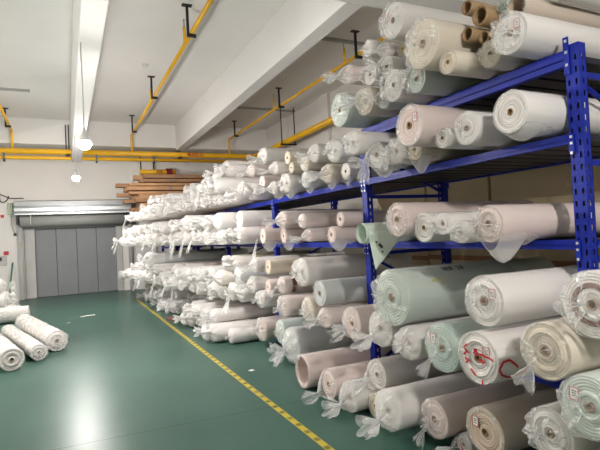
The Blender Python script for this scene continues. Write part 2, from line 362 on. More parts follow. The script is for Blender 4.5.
for x, lab in ((2.36, 'slim black post holding the short valve pipe at its open end'), (2.78, 'slim black post behind the middle of the short valve pipe')):
    b = MB(); b.box(x - .02, x + .02, 17.246, 17.26, 3.75, 4.6); b.box(x - .03, x + .03, 17.06, 17.26, 3.82, 3.847)
    tag(build('pipe_post_mount', b, M['black']), lab, 'bracket')
for x0, x1, y, lab in ((4.0, 6.7, 8.42, 'grey conduit on ceiling crossing the rack bay near the camera'), (3.9, 6.6, 13.8, 'grey conduit on ceiling crossing the rack bay by the trapeze hanger'), (-2.7, -.68, 13.6, 'short grey conduit tray on ceiling over the door side aisle')):
    b = MB(); b.box(x0, x1, y - .04, y + .04, ZC - .05, ZC); tag(build('conduit', b, M['rail']), lab, 'conduit')
for x, lab in ((1.97, 'small round detector on ceiling beside the middle yellow pipe'), (5.28, 'small round detector on ceiling above the blue rack pipe')):
    b = MB(); rings = [[(rr * math.cos(2 * PI * k / 16), rr * math.sin(2 * PI * k / 16), z) for k in range(16)] for rr, z in ((.07, 0), (.07, -.025), (.05, -.04), (.03, -.07), (.005, -.075))]
    b.loft(rings, 0, True); tag(build('smoke_detector', b, M['white_plastic'], smooth=True, loc=(x - .28, 11.0, ZC)), lab, 'detector', 'ceiling detectors')
# red lettering on the pipes
def text(body, size, mat, parent, loc, rot, name='lettering'):
    cu = bpy.data.curves.new(name, 'FONT'); cu.body = body; cu.size = size; cu.extrude = .001; cu.materials.append(mat)
    o = bpy.data.objects.new(name, cu); COL.objects.link(o); o.parent = parent; o.location = loc; o.rotation_euler = rot
    bpy.context.view_layer.update(); me = bpy.data.meshes.new_from_object(o.evaluated_get(bpy.context.evaluated_depsgraph_get()))
    bpy.data.objects.remove(o); q = link(name, me, parent, loc); q.rotation_euler = rot; return q
text('\u25c0\u6d88\u9632\u6c34', .15, M['red'], main, (10.62, -.092, -.055), (PI / 2, 0, 0))
text('\u6d88\u9632', .12, M['redpipe'], third, (.5, -.088, -.045), (PI / 2, 0, 0))

# ------------------------------------------------------------------ pendant lamps
def lamp(x, y, zb, ztop, label):
    t = tag(thing('pendant_lamp', (x, y, zb)), label, 'lamp', 'bare pendant bulbs')
    b = MB(); b.tube([(0, 0, .2), (.004, 0, (ztop - zb) * .5), (0, 0, ztop - zb)], .007, 8); build('cord', b, M['cord'], t, True)
    b = MB(); b.tube([(0, 0, .029), (0, 0, .05), (0, 0, .1), (0, 0, .13), (0, 0, .2)], [.0705, .064, .04, .028, .014], 20); build('socket', b, M['white_plastic'], t, True)
    b = MB(); n = 20
    b.loft([[(.075 * math.sin(a) * math.cos(2 * PI * k / n), .075 * math.sin(a) * math.sin(2 * PI * k / n), -.075 * math.cos(a)) for k in range(n)] for a in [.02 + (PI * .625) * i / 11 for i in range(12)]], 0, True)
    build('bulb', b, M['bulb'], t, True)
lamp(.25, 6.72, 2.87, 4.16, 'larger lit bare bulb on a white cord from ceiling beam, overlapping yellow pipes')
lamp(.25, 12.6, 3.17, 4.16, 'smaller lit bare bulb hanging just above the silver shutter housing')
for x, y, lb in ((1.4, -1.0, 'added lit bulb out of view behind the near end of the rack aisle'), (-5.2, 3.0, 'added lit bulb out of view in the open hall, nearer the camera'), (-5.2, 10.0, 'added lit bulb out of view in the open hall towards the door wall')):
    lamp(x, y, 3.4, ZC, lb)  # unseen lamps, added for the light they throw into the aisle

# ------------------------------------------------------------------ the blue pallet rack
YK = (1.97, 4.36, 6.9, 9.4, 11.9, 14.4, 16.75)
X0, X1 = 2.85, 3.95
rack = tag(thing('pallet_rack', (X0, 1.97, 0)), 'long blue steel pallet rack loaded with fabric rolls', 'rack')
def rel(x0, x1, y0, y1, z0, z1): return (x0 - X0, x1 - X0, y0 - 1.97, y1 - 1.97, z0, z1)
def upright_mesh(H):
    b = MB(); w, dp = .09, .07
    def slotted(P, cols, solid):       # a punched face: grid of quads with the slots left open
        zs = [0]; z = .03
        while z < H - .06:
            zs += [z, z + .035]; z += .075
        zs.append(H)
        for i in range(len(zs) - 1):
            for j in range(len(cols) - 1):
                if i % 2 == 1 and j not in solid: continue
                b.add([P(cols[j], zs[i]), P(cols[j + 1], zs[i]), P(cols[j + 1], zs[i + 1]), P(cols[j], zs[i + 1])], [(0, 1, 2, 3)])
    h = w / 2
    slotted(lambda c, z: (0, c, z), [-h, -h + .014, -h + .028, h - .028, h - .014, h], {0, 2, 4})
    slotted(lambda c, z: (c, -h, z), [0, .028, .042, dp], {0, 2})
    slotted(lambda c, z: (c, h, z), [0, .028, .042, dp], {0, 2})
    b.add([(.012, -h, 0), (.012, -h, H), (.012, h, H), (.012, h, 0)], [(0, 1, 2, 3)], 1)  # dark sheet behind the slots stands in for the shade inside
    for s in (-h, h): b.box(dp - .004, dp, min(s, s * .55), max(s, s * .55), 0, H)
    b.box(-.03, dp + .03, -h - .03, h + .03, 0, .008)
    return b.mesh('upright', [M['blue'], M['darkblue']])
UM = [upright_mesh(h) for h in (2.685, 2.655, 2.14)]
bm_ = MB(); bm_.box(-.022, .022, -.02, .02, 0, .03)
for k, y in enumerate(YK):
    um = UM[min(k, 2)]
    link('upright', um, rack, (0, y - 1.97, 0))
    o = link('upright', um, rack, (X1 - X0, y - 1.97, 0)); o.rotation_euler.z = PI
    b = MB(); zz = [.15, .75, 1.35, 1.95, 2.5] if k < 2 else [.15, .6, 1.05, 1.5, 1.95]
    for i, z in enumerate(zz): b.box(.07, 1.03, -.012, .012, z - .018, z + .018)
    for i in range(4):
        p, q = Vector((.07, 0, zz[i] + .05)), Vector((1.03, 0, zz[i + 1] - .05))
        if i % 2: p.x, q.x = q.x, p.x
        b.tube([p, q], .016, 6)
    build('frame_bracing', b, M['blue'], rack, loc=(0, y - 1.97, 0))
BT = {1: 2.66, 2: 2.15, 3: 1.475, 4: .60}
def beam_part(x, y0, y1, ztop, hgt=.1, front=True):
    s = -1 if front else 1
    b = MB(); xa, xb = (x - .004, x + .046) if front else (x - .046, x + .004)
    b.box(*rel(xa, xb, y0, y1, ztop - hgt, ztop)); b.box(*rel(xa + (.0 if front else .0), xb, y0, y1, ztop - hgt * .62, ztop - hgt * .55))
    xo = x - .012 if front else x + .012
    for ye, sg in ((y0, -1), (y1, 1)):
        a, c = sorted((ye, ye + sg * .036)); b.box(*rel(min(xo, xo + .007), max(xo, xo + .007), a, c, ztop - hgt - .06, ztop + (.075 if ztop > 2.6 and ye < 3 else 0)))
        for dz in ((.05, -.02, -.1) if ztop > 2.6 else (-.02, -.06, -.12)):
            yy = ye + sg * .02
            if front: b.box(*rel(xo - .004, xo, yy - .008, yy + .008, ztop + dz - .008, ztop + dz + .008), 1)
    build('shelf_beam', b, [M['blue'], M['bolt']], rack)
for k in range(len(YK) - 1):
    y0, y1 = YK[k] + .046, YK[k + 1] - .046
    tops = {0: (2.66, 2.15, 1.475, .60), 5: (2.36, 1.4, .6)}.get(k, (2.15, 1.475, .60))
    for zt in tops:
        hb = {2.66: .1, .60: .09}.get(zt, .06)
        beam_part(X0, y0, y1, zt - (.015 if zt == 2.15 else 0), hb); beam_part(X1, y0, y1, zt, hb, front=False)
        b = MB(); n = 13
        for i in range(n):
            yy = y0 + (y1 - y0) * (i + .5) / n; b.box(*rel(X0 + .05, X1 - .05, yy - .07, yy + .07, zt - .045, zt - .006))
        build('added_shade_deck', b, M['darkblue'], rack)  # slats added to keep the shelf undersides dark

# ------------------------------------------------------------------ brown cartons at the far end of the rack
RC = random.Random(5)
LAB = ('bottom', 'second', 'third', 'fourth', 'fifth', 'sixth', 'seventh', 'eighth', 'ninth', 'top')
z = 2.36
starts = (2.12, 1.92, 2.0, 1.86, 1.95, 1.72, 1.62, 1.68, 2.0, 2.1)
NEWL = ('bottom', 'second', 'third', 'fourth', 'fifth', 'sixth', 'seventh', 'eighth', 'ninth', 'top')
for i, xs in enumerate(starts):
    h = RC.uniform(.105, .14)
    for j in range(3):
        w = RC.uniform(.26, .34); hh = h - RC.uniform(0, .03) * (j == 0); x0 = xs + (RC.uniform(-.04, .04) if j == 0 else RC.uniform(-.3, .35)); ln = RC.uniform(2.2, 2.5)
        if i == 7 and j == 1: x0 = 1.38
        y0 = 14.95 + .42 * j + RC.uniform(0, .07)
        c = thing('long_carton', (x0, y0, z))
        b = MB(); b.box(0, ln, 0, w, 0.001, hh); bevel(build('carton_body', b, M['carton' if RC.random() < .55 else 'carton2'], c), .004)
        if j == 0 and i in (4, 6, 8, 9):
            b = MB(); xx = .95 + .13 * (i % 4)
            b.box(xx, xx + .05, -.004, w + .004, .001, hh + .0025); build('strap', b, M['strap'], c)
        tag(c, 'long brown carton in the %s layer of the carton stack, %s' % (NEWL[i], ('front row', 'middle row', 'row against the wall')[j]), 'carton', 'long brown cartons by the back wall')
    z += h + .003

WHICH = ('closest to the near upright', 'second from the near upright', 'third from the near upright', 'fourth from the near upright')
for i, (y0, wd, hgt) in enumerate(((2.05, .95, 2.4), (3.02, 1.0, 2.36), (4.06, 1.05, 2.42), (5.14, 1.1, 2.38))):
    c = thing('large_carton', (4.3, y0, 0)); b = MB(); b.box(0, .7, 0, wd, 0.001, hgt); bevel(build('carton_body', b, M['bigcarton'], c), .01)
    b = MB(); b.box(-.003, -.0005, 0, wd, hgt * .5 - .03, hgt * .5 + .03); build('packing_tape', b, M['carton2'], c)
    tag(c, 'tall brown carton standing behind the blue rack, ' + WHICH[i], 'carton', 'tall cartons behind the rack')

# ------------------------------------------------------------------ fabric rolls
TINT = dict(w='#dfdad6', c='#d8ccb8', p='#dcc9c3', g='#bcc8bf', m='#b3c6bc', y='#bfc3c2', b='#c4b29f', o='#9c9372', t='#a58a68')
TNAME = dict(w='white', c='cream', p='pale pink', g='pale green', m='mint green', y='pale grey', b='beige', o='olive', t='brown')
NT = 40
def ringpts(x, r, cy=0, cz=0, n=NT, seed=0, amp=0, pleat=0, np_=9, ph=0, xp=0):
    out = []
    for k in range(n):
        a = 2 * PI * k / n
        rr = r * (1 + pleat * math.sin(np_ * a + ph) + amp * noise.noise(Vector((math.cos(a) * 2.2, math.sin(a) * 2.2, x * 9 + seed * 7.1))))
        out.append((x + xp * abs(math.sin(np_ * a / 2 + ph)), cy + rr * math.cos(a), cz + rr * math.sin(a)))
    return out

def body_mesh(seed, hole=True, hollow=0):
    """length 1 along x, outer radius about .93, wound layers showing on the end at x=0"""
    rr = random.Random(seed); b = MB(); n = NT
    def wob(k): return 1 + .008 * noise.noise(Vector((math.cos(2 * PI * k / n) * 1.4, math.sin(2 * PI * k / n) * 1.4, seed * 3.3)))
    def ring(x, r): return [(x, r * wob(k) * math.cos(2 * PI * k / n), r * wob(k) * math.sin(2 * PI * k / n)) for k in range(n)]
    side = [ring(1, .955), ring(.7, .96), ring(.35, .955), ring(.03, .96), ring(.008, .955), ring(.001, .935)]
    b.loft(side, 0); b.add(side[0], [tuple(range(n))], 1)
    rin = hollow or (.165 if hole else .02)
    steps = 9; face = [side[-1]]
    for i in range(1, steps + 1):
        r = .935 + (rin - .935) * i / steps
        face.append(ring(rr.uniform(-.006, .006) + (.003 if i % 2 else -.002), r))
    b.loft(face, 1)
    if hollow:
        b.loft([face[-1], ring(.5, hollow * .97)], 1); b.add(ring(.5, hollow * .97), [tuple(range(n))], 2)
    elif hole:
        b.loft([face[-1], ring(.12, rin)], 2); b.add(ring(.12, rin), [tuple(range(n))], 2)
    else:
        b.add(face[-1], [tuple(range(n - 1, -1, -1))], 1)
    return b.mesh('fabric', [M['fabric'], M['face'], M['hole']], True)
BODY = [body_mesh(i) for i in range(4)]
BODYF = [body_mesh(20 + i, False) for i in range(3)]
BODYO = body_mesh(31, hollow=.72); BODYO2 = body_mesh(32, hollow=.84)
b = MB()
def rg(x, r, n=24): return [(x, r * math.cos(2 * PI * k / n), r * math.sin(2 * PI * k / n)) for k in range(n)]
b.loft([rg(.11, .16), rg(-.006, .16), rg(-.006, .115), rg(.11, .115)]); CORE = b.mesh('core', [M['card']], True)

SLEEVE = [(1.15, .97), (.95, .985), (.78, .972), (.62, .985), (.48, .975), (.34, .98), (.26, .975), (.18, .985), (.11, .975), (.05, .985), (.0, .985)]
def clampring(ring, rmax=.995):
    out = []
    for x, y, z in ring:
        r = math.hypot(y, z)
        if r > rmax: y, z = y * rmax / r, z * rmax / r
        out.append((x, y, z))
    return out
def sleeve(rings, seed, short=False):
    for x, r in SLEEVE[6 if short else 0:]:
        rings.append(clampring(ringpts(x, r, seed=seed, amp=.015)))
def wrap_mesh(style, seed, mat, short=False):
    rr = random.Random(seed * 13 + ord(style)); b = MB(); rings = []
    sleeve(rings, seed, short); ph = rr.uniform(0, 6)
    cy, cz = rr.uniform(-.25, .25), rr.uniform(-.35, .1)
    if style == 'F':                                   # gathered like a flower to a small knot
        cy *= .5; cz *= .5; npl = rr.choice((14, 17, 20))
        for x, r, pl, xp, t in ((-.012, .94, 0, 0, .05), (-.022, .74, 0, .012, .2), (-.026, .5, .0, .016, .5), (-.032, .3, .03, .014, .8), (-.045, .14, .1, 0, 1), (-.058, .075, .2, 0, 1), (-.075, .14, .35, 0, 1.05), (-.092, .2, .4, .01, 1.1)):
            rings.append(clampring(ringpts(x, r, cy * t, cz * t, seed=seed, amp=.06, pleat=pl, np_=npl if r > .2 else 7, ph=ph, xp=-xp)))
    elif style == 'T':                                 # twisted shut, the spare film fanning out in a tuft
        for x, r, pl, xp, t in ((-.014, .92, 0, .006, .1), (-.035, .7, .02, .02, .3), (-.06, .42, .06, .03, .7), (-.085, .2, .15, .02, 1), (-.105, .11, .2, 0, 1.1), (-.125, .2, .3, .0, 1.25), (-.155, .36, .35, .03, 1.5), (-.185, .5, .35, .05, 1.7), (-.205, .54, .4, .06, 1.8)):
            rings.append(clampring(ringpts(x, r, cy * t, (cz - .12) * t, seed=seed, amp=.35, pleat=pl, np_=rr.choice((5, 7, 8)), ph=ph, xp=-xp)))
    elif style == 'B':                                 # loose crumpled bag pressed over the end
        for x, r, t in ((-.016, .95, .1), (-.038, .8, .2), (-.05, .62, .5), (-.055, .42, .8), (-.06, .24, 1), (-.075, .1, 1.1), (-.1, .16, 1.3), (-.12, .26, 1.4)):
            rings.append(clampring(ringpts(x + rr.uniform(-.012, .012), r, cy * t, cz * t, seed=seed, amp=.5 if r < .9 else .1, pleat=.06 if r < .9 else 0, np_=11, ph=ph, xp=-.02)))
    elif style == 'C':                                 # far rolls: one crushed white bunch
        for x, r, pl, t in ((-.02, .95, .05, .2), (-.06, .72, .15, .5), (-.085, .5, .22, .8), (-.105, .62, .25, 1.1), (-.14, .78, .25, 1.5), (-.17, .66, .3, 1.7), (-.185, .3, .2, 1.8)):
            rings.append(clampring(ringpts(x + rr.uniform(-.015, .015), r, cy * t, cz * t, seed=seed, amp=.55, pleat=pl, np_=rr.choice((5, 6, 7)), ph=ph + 2 * x, xp=-.04)))
    else:                                              # tight film with its rim folded in
        for x, r in ((-.008, .97), (-.011, .86), (-.007, .72)):
            rings.append(clampring(ringpts(x, r, seed=seed, amp=.05, pleat=.02 if r < .9 else 0, np_=13, ph=ph)))
    b.loft(rings, 0)
    return b.mesh('plastic_wrap', [mat], True)
WR = {s: [wrap_mesh(s, i, M['film']) for i in range(4)] for s in 'FTBS'}
WM = {s: [wrap_mesh(s, 10 + i, M['milky']) for i in range(3)] for s in 'FTB'}
WF = [wrap_mesh('C', 40 + i, M['white'], True) for i in range(6)] + [wrap_mesh('T', 50 + i, M['white'], True) for i in range(3)] + [wrap_mesh('F', 60 + i, M['white'], True) for i in range(2)]
WFN = ['crushed white plastic'] * 6 + ['flared white tuft'] * 3 + ['pleated white end'] * 2

def skirt_mesh(seed, depth, xmax):
    b = MB(); n = 14; mrow = 10; rows = []
    for i in range(mrow + 1):
        t = i / mrow; x = xmax * t; row = []
        for k in range(n + 1):
            a = PI + PI * k / n; dr = depth * math.sin(PI * min(1, t * 1.25 + .12)) * math.sin(PI * k / n) ** 1.5 if t < .75 else depth * math.sin(PI * k / n) ** 1.5 * (1 - t) * 1.2
            rr_ = .99 + max(0, dr) + .04 * noise.noise(Vector((x * 8, k * .5, seed)))
            row.append((x, .9 * math.cos(a) * (1 if rr_ < 1.2 else .96), rr_ * math.sin(a)))
        rows.append(row)
    vs = [v for r in rows for v in r]
    b.add(vs, [(i * (n + 1) + k, i * (n + 1) + k + 1, (i + 1) * (n + 1) + k + 1, (i + 1) * (n + 1) + k) for i in range(mrow) for k in range(n)])
    return b.mesh('bag_skirt', [M['milky']], True)
def tail_mesh(seed, vec, spread, mat='film'):
    """a bag tail: a narrow neck that fans out to a crumpled, open, flattened end"""
    b = MB(); rings = []; v = Vector(vec); ln = v.length
    side = v.cross(Vector((1, 0, 0))); side = side.normalized() if side.length > 1e-4 else Vector((0, 1, 0)); up = v.cross(side).normalized(); n = 22
    for t, w, h in ((0, .012, .012), (.12, .016, .014), (.3, .35, .14), (.55, .7, .22), (.8, .95, .24), (1, 1.05, .26)):
        w2 = w * spread if t > .2 else w; h2 = h * spread if t > .2 else h
        ring = []
        for k in range(n):
            a = 2 * PI * k / n; q = 1 + .35 * noise.noise(Vector((math.cos(a) * 2, math.sin(a) * 2, t * 3 + seed))) * (t > .2) + .15 * math.sin(5 * a + seed) * (t > .2)
            p = v * (t * (1 + .12 * math.sin(4 * a + seed) * (t > .9))) + side * (w2 * q * math.cos(a)) + up * (h2 * q * math.sin(a))
            ring.append(tuple(p))
        rings.append(ring)
    b.loft(rings); return b.mesh('bag_tail', [M[mat]], True)
FT = [tail_mesh(70 + i, (-.1, R.uniform(-.12, .12), -R.uniform(.12, .3)), R.uniform(.05, .1), 'milky') for i in range(6)]
def ribbon(paths, w, surf, mat, name, parent, loc):
    """strokes laid on a surface: surf(u, v) -> point; paths in (u, v) metres"""
    b = MB()
    for pts in paths:
        P = []
        for i in range(len(pts) - 1):
            a, c = Vector(pts[i]), Vector(pts[i + 1]); m_ = max(2, int((c - a).length / .02))
            P += [a.lerp(c, k / m_) for k in range(m_)]
        P.append(Vector(pts[-1])); vs = []
        for i, p in enumerate(P):
            dq = (P[min(i + 1, len(P) - 1)] - P[max(i - 1, 0)]).normalized(); nn = Vector((-dq.y, dq.x)) * w / 2
            vs += [surf(*(p + nn)), surf(*(p - nn))]
        b.add(vs, [(2 * i, 2 * i + 1, 2 * i + 3, 2 * i + 2) for i in range(len(P) - 1)])
    o = build(name, b, mat, parent, loc=loc)
    s = o.modifiers.new('solid', 'SOLIDIFY'); s.thickness = .002; s.offset = 0
    return o
GLY = dict(V=[[(0, 1), (.3, 0), (.6, 1)]], E=[[(.5, 1), (0, 1), (0, 0), (.5, 0)], [(0, .5), (.4, .5)]], R=[[(0, 0), (0, 1), (.5, .9), (.5, .6), (0, .5), (.55, 0)]],
           two=[[(0, .8), (.25, 1), (.5, .75), (0, 0), (.55, 0)]], eight=[[(.25, .5), (.5, .75), (.25, 1), (0, .75), (.25, .5), (.5, .25), (.25, 0), (0, .25), (.25, .5)]])
def scrawl(keys, size):
    out = []; x = 0
    for g in keys:
        if g != ' ':
            out += [[(x + p[0] * size, p[1] * size) for p in st] for st in GLY[g]]
        x += size * .85
    return out

ONES = 'first second third fourth fifth sixth seventh eighth ninth tenth eleventh twelfth thirteenth fourteenth fifteenth sixteenth seventeenth eighteenth nineteenth'.split()
TENS = {20: ('twentieth', 'twenty'), 30: ('thirtieth', 'thirty'), 40: ('fortieth', 'forty'), 50: ('fiftieth', 'fifty'), 60: ('sixtieth', 'sixty'), 70: ('seventieth', 'seventy'), 80: ('eightieth', 'eighty')}
def ordinal(n):
    if n < 20: return ONES[n - 1]
    t = n // 10 * 10
    return TENS[t][0] if n == t else TENS[t][1] + '-' + ONES[n - t - 1]
LEVEL = {1: 'top shelf', 2: 'second shelf', 3: 'middle shelf', 4: 'lowest shelf', 0: 'floor row', 5: 'pile by near upright'}
ENDN = dict(F='pleated plastic end', T='twisted plastic tuft', B='crumpled bag end', S='flat wound end', H='dark core hole', U='open hollow end', O='wide open end', L='sagging clear bag', K='red-stickered spiral end', D='patterned cloth end', R='sheet corner hanging down', X='red handwriting on end', Y='red ribbon on end')

NEAR = '''1,2.184,2.799,0.136,2.58,B,w|1,2.422,2.763,0.1,2.66,F,c|1,2.614,2.751,0.088,2.46,H,c|1,2.821,2.951,0.185,2.42,B,c|1,3.071,2.778,0.115,2.55,B,g|1,3.328,2.802,0.139,2.52,B,w|1,3.801,2.797,0.134,2.55,T,c|1,4.303,2.842,0.179,2.57,F,g|1,3.55,2.748,0.085,2.58,T,y|1,3.72,3.02,0.098,2.56,T,w|1,3.514,3.032,0.094,2.6,T,w|1,4.0,3.107,0.093,2.5,T,p|1,3.817,3.305,0.082,2.62,S,w|1,3.663,3.24,0.071,2.7,T,w|1,3.44,3.171,0.06,2.72,S,o|1,3.329,3.058,0.058,2.7,F,p|1,3.39,3.388,0.158,2.6,B,w|1,2.577,2.952,0.055,2.62,U,t|1,2.484,2.902,0.047,2.68,U,t|1,2.395,2.958,0.054,2.74,U,t|1,2.626,3.174,0.056,2.68,U,t|1,2.492,3.055,0.074,2.66,U,t|1,2.239,3.013,0.081,2.72,O,b|1,2.373,3.092,0.047,2.76,F,m|1,2.107,3.118,0.083,2.95,B,w|2,2.163,2.291,0.138,2.52,S,w|2,2.555,2.275,0.122,2.54,F,w|2,2.756,2.244,0.078,2.5,H,w|2,2.999,2.385,0.165,2.4,S,p|2,3.442,2.271,0.118,2.6,B,w|2,3.226,2.249,0.096,2.62,L,c|2,3.688,2.278,0.125,2.56,T,w|2,3.887,2.42,0.116,2.45,B,w|2,4.671,2.487,0.128,2.7,B,w|2,4.551,2.247,0.094,2.75,S,w|2,4.822,2.262,0.109,2.68,T,c|2,5.37,2.26,0.107,2.68,F,y|2,5.424,2.461,0.096,2.7,F,c|2,5.837,2.47,0.077,2.7,S,c|2,5.988,2.628,0.092,2.72,H,c|2,5.927,2.282,0.129,2.66,B,w|2,6.684,2.766,0.128,2.66,T,w|2,6.13,2.506,0.092,2.6,T,w|2,7.113,2.605,0.105,2.62,T,p|2,7.518,2.369,0.125,2.6,T,w|2,6.664,2.366,0.113,2.6,H,p|2,6.226,2.247,0.094,2.6,T,w|2,5.184,2.554,0.116,2.72,T,w|3,2.313,1.602,0.124,2.44,L,p|3,2.515,1.556,0.078,2.4,B,w|3,2.71,1.619,0.083,2.42,B,w|3,2.965,1.598,0.118,2.46,S,w|3,3.217,1.673,0.14,2.4,F,p|3,3.686,1.573,0.095,2.36,R,m|3,4.577,1.571,0.093,2.55,S,p|3,4.497,1.731,0.082,2.62,S,p|3,5.115,1.577,0.079,2.55,T,p|3,5.359,1.75,0.094,2.6,F,p|3,5.915,1.797,0.115,2.58,T,p|3,5.968,1.581,0.103,2.6,S,p|3,6.526,1.588,0.11,2.52,S,p|4,2.201,1.139,0.158,2.25,F,w|4,3.154,1.068,0.226,2.26,B,g|4,4.553,0.967,0.138,2.36,S,y|4,5.145,1.152,0.169,2.45,B,w|4,5.638,0.971,0.109,2.4,D,p|4,6.067,0.916,0.103,2.38,S,p|4,6.717,1.179,0.113,2.45,T,w|4,6.336,1.161,0.107,2.5,S,c|4,6.717,0.9,0.128,2.4,T,w|4,6.375,0.724,0.121,2.4,B,w|4,4.891,0.76,0.14,2.38,F,c|4,4.532,0.714,0.111,2.4,T,p|4,5.486,0.733,0.13,2.36,B,p|4,3.899,0.755,0.152,2.34,T,p|4,3.406,0.781,0.153,2.32,T,w|4,3.008,0.737,0.132,2.3,B,w|4,2.607,0.781,0.17,2.26,F,m|4,2.225,0.8,0.163,2.2,X,w|0,5.536,0.23,0.227,2.45,T,y|0,6.104,0.293,0.169,2.55,F,m|0,6.672,0.249,0.173,2.5,B,p|0,4.593,0.181,0.178,2.14,O,p|0,4.046,0.194,0.142,2.14,T,p|0,3.769,0.139,0.136,2.2,T,w|0,3.59,0.349,0.136,2.38,T,w|0,3.132,0.224,0.16,2.16,T,w|0,3.523,0.111,0.108,2.3,S,c|0,2.821,0.22,0.147,2.34,F,p|0,2.403,0.255,0.164,2.4,S,b|0,2.645,0.078,0.075,2.44,Y,w|5,1.492,1.2,0.164,2.2,K,w|5,1.694,0.957,0.147,2.12,F,c|5,1.758,0.511,0.139,2.2,B,w|5,1.759,0.203,0.156,2.24,T,w|5,1.391,0.453,0.149,2.26,T,c|5,1.439,0.151,0.148,2.3,T,w|5,1.48,0.744,0.151,2.12,B,g'''
rolls = []
for rec in NEAR.split('|'):
    f = rec.split(','); rolls.append([int(f[0])] + [float(q) for q in f[1:5]] + [f[5], f[6]])

# far bays: rows settle on each shelf between the uprights
RF = random.Random(77)
NEAR_ = list(rolls)
def far_rows(lv, y0, y1, r0, r1, second, cap):
    obst = [(q[1], q[2], q[3]) for q in NEAR_ if q[0] == lv]
    zb = BT.get(lv, 0) + .004; row = []; y = y0
    while True:
        r = RF.uniform(r0, r1)
        if y + 2 * r > y1: break
        row.append([y + r, zb + r, r]); y += 2 * r + .004
    if not row: return []
    gap = (y1 - y) / len(row)
    for i, c in enumerate(row): c[0] += gap * (i + .5)
    row = [c for c in row if all(math.hypot(c[0] - q[0], c[1] - q[1]) > c[2] + q[2] + .002 for q in obst)]
    out = list(row)
    for depth in range(6):
        nxt = []
        row.sort()
        for a, c in zip(row, row[1:]):
            if RF.random() > second: continue
            r = RF.uniform(r0, r1); ra, rc = a[2] + r + .003, c[2] + r + .003
            dx, dz = c[0] - a[0], c[1] - a[1]; D = math.hypot(dx, dz)
            if D >= ra + rc or D < 1e-3: continue
            t = (ra * ra - rc * rc + D * D) / (2 * D); hh = math.sqrt(max(0, ra * ra - t * t))
            py = a[0] + t * dx / D - hh * dz / D; pz = a[1] + t * dz / D + hh * dx / D
            if pz + r > cap(py) or py - r < y0 or py + r > y1: continue
            if any(math.hypot(py - q[0], pz - q[1]) < r + q[2] + .002 for q in out + obst): continue
            nxt.append([py, pz, r]); out.append(nxt[-1])
        row = nxt
    return out
def xend(lv, y):
    t = max(0, min(1, (y - 7) / 7.2))
    a, c = {1: (2.55, 2.35), 2: (2.6, 1.85), 3: (2.5, 1.45), 4: (2.4, 1.6), 0: (2.16, 2.14)}[lv]
    return a + (c - a) * t + RF.uniform(-.2, .14)
def flat(z): return lambda y: z
def hump(y):                                            # the open-topped pile over the second shelf
    P = ((6.9, 2.95), (8, 3.12), (10, 3.14), (11.5, 3.05), (13, 2.65), (14.4, 2.42))
    for (a, za), (c, zc_) in zip(P, P[1:]):
        if y <= c: return za + (zc_ - za) * max(0, (y - a) / (c - a))
    return 2.6
for lv, ys, r0, r1, sec, cap in ((2, 7.02, .095, .14, .95, hump), (3, 6.96, .125, .158, .9, flat(2.045)), (4, 6.96, .124, .15, .97, flat(1.372)), (0, 7.0, .11, .14, .7, flat(.49))):
    cuts = [ys] + [y for y in YK if ys + .2 < y < 14.3] + [14.4]
    if lv == 2: cuts = [ys, 14.4]
    for a, c in zip(cuts, cuts[1:]):
        a2 = a + (.06 if a in YK else 0)
        for y, z, r in far_rows(lv, a2, c - .055, r0, r1, sec, cap):
            tint = RF.choices('wwwwwwwcpy', k=1)[0]; xe = xend(lv, y)
            if lv == 2: xe += (.45 + .05 * max(0, y - 9)) * max(0, min(1, (z - 2.4) / .7))
            if lv == 0 and 9.35 < y < 10.6: xe = max(xe, 2.5)
            rolls.append([lv, round(y, 3), round(z, 3), round(r, 3), round(xe, 3), 'far', tint])

order = {}
for lv in LEVEL:
    ys = sorted((r for r in rolls if r[0] == lv), key=lambda q: (q[1], q[2]))
    for i, q in enumerate(ys): order[id(q)] = i + 1
def vary(c):
    f = R.uniform(.94, 1.03); return (min(1, c[0] * f), min(1, c[1] * f), min(1, c[2] * f), 1)
def sticker(parent, x, y, z, s):
    b = MB(); b.box(x - .003, x - .001, y - s, y + s, z - s * 1.3, z + s * 1.3, 0)
    w = s * .16
    for (a, c, d_, e) in ((-s, s, s * 1.3 - w, s * 1.3), (-s, s, -s * 1.3, -s * 1.3 + w), (-s, -s + w, -s * 1.3, s * 1.3), (s - w, s, -s * 1.3, s * 1.3)): b.box(x - .0045, x - .003, y + a, y + c, z + d_, z + e, 1)
    for q in (-.4, .1, .5): b.box(x - .0042, x - .003, y - s * .5, y + s * .45, z + q * s - w * .5, z + q * s + w * .5, 2)
    return build('sticker', b, [M['paper'], M['red'], M['ink']], parent)
TAIL = {(0, 0): ((-.05, .2, -.13), .09), (0, 5): ((-.05, .13, -.05), .07), (0, 7): ((-.06, .1, -.09), .07), (5, 1): ((-.05, .03, -.11), .06), (4, 16): ((-.05, .07, -.12), .05), (4, 13): ((-.05, .12, -.03), .05), (1, 11): ((-.06, .13, .01), .06), (2, 6): ((-.05, .04, -.2), .1), (0, 9): ((-.05, .03, -.11), .05), (3, 12): ((-.06, .04, -.3), .06), (4, 4): ((-.05, .08, -.1), .05), (2, 4): ((-.05, .02, -.12), .06)}   # (level, index among the near rolls of that level) -> bag tail vector and spread
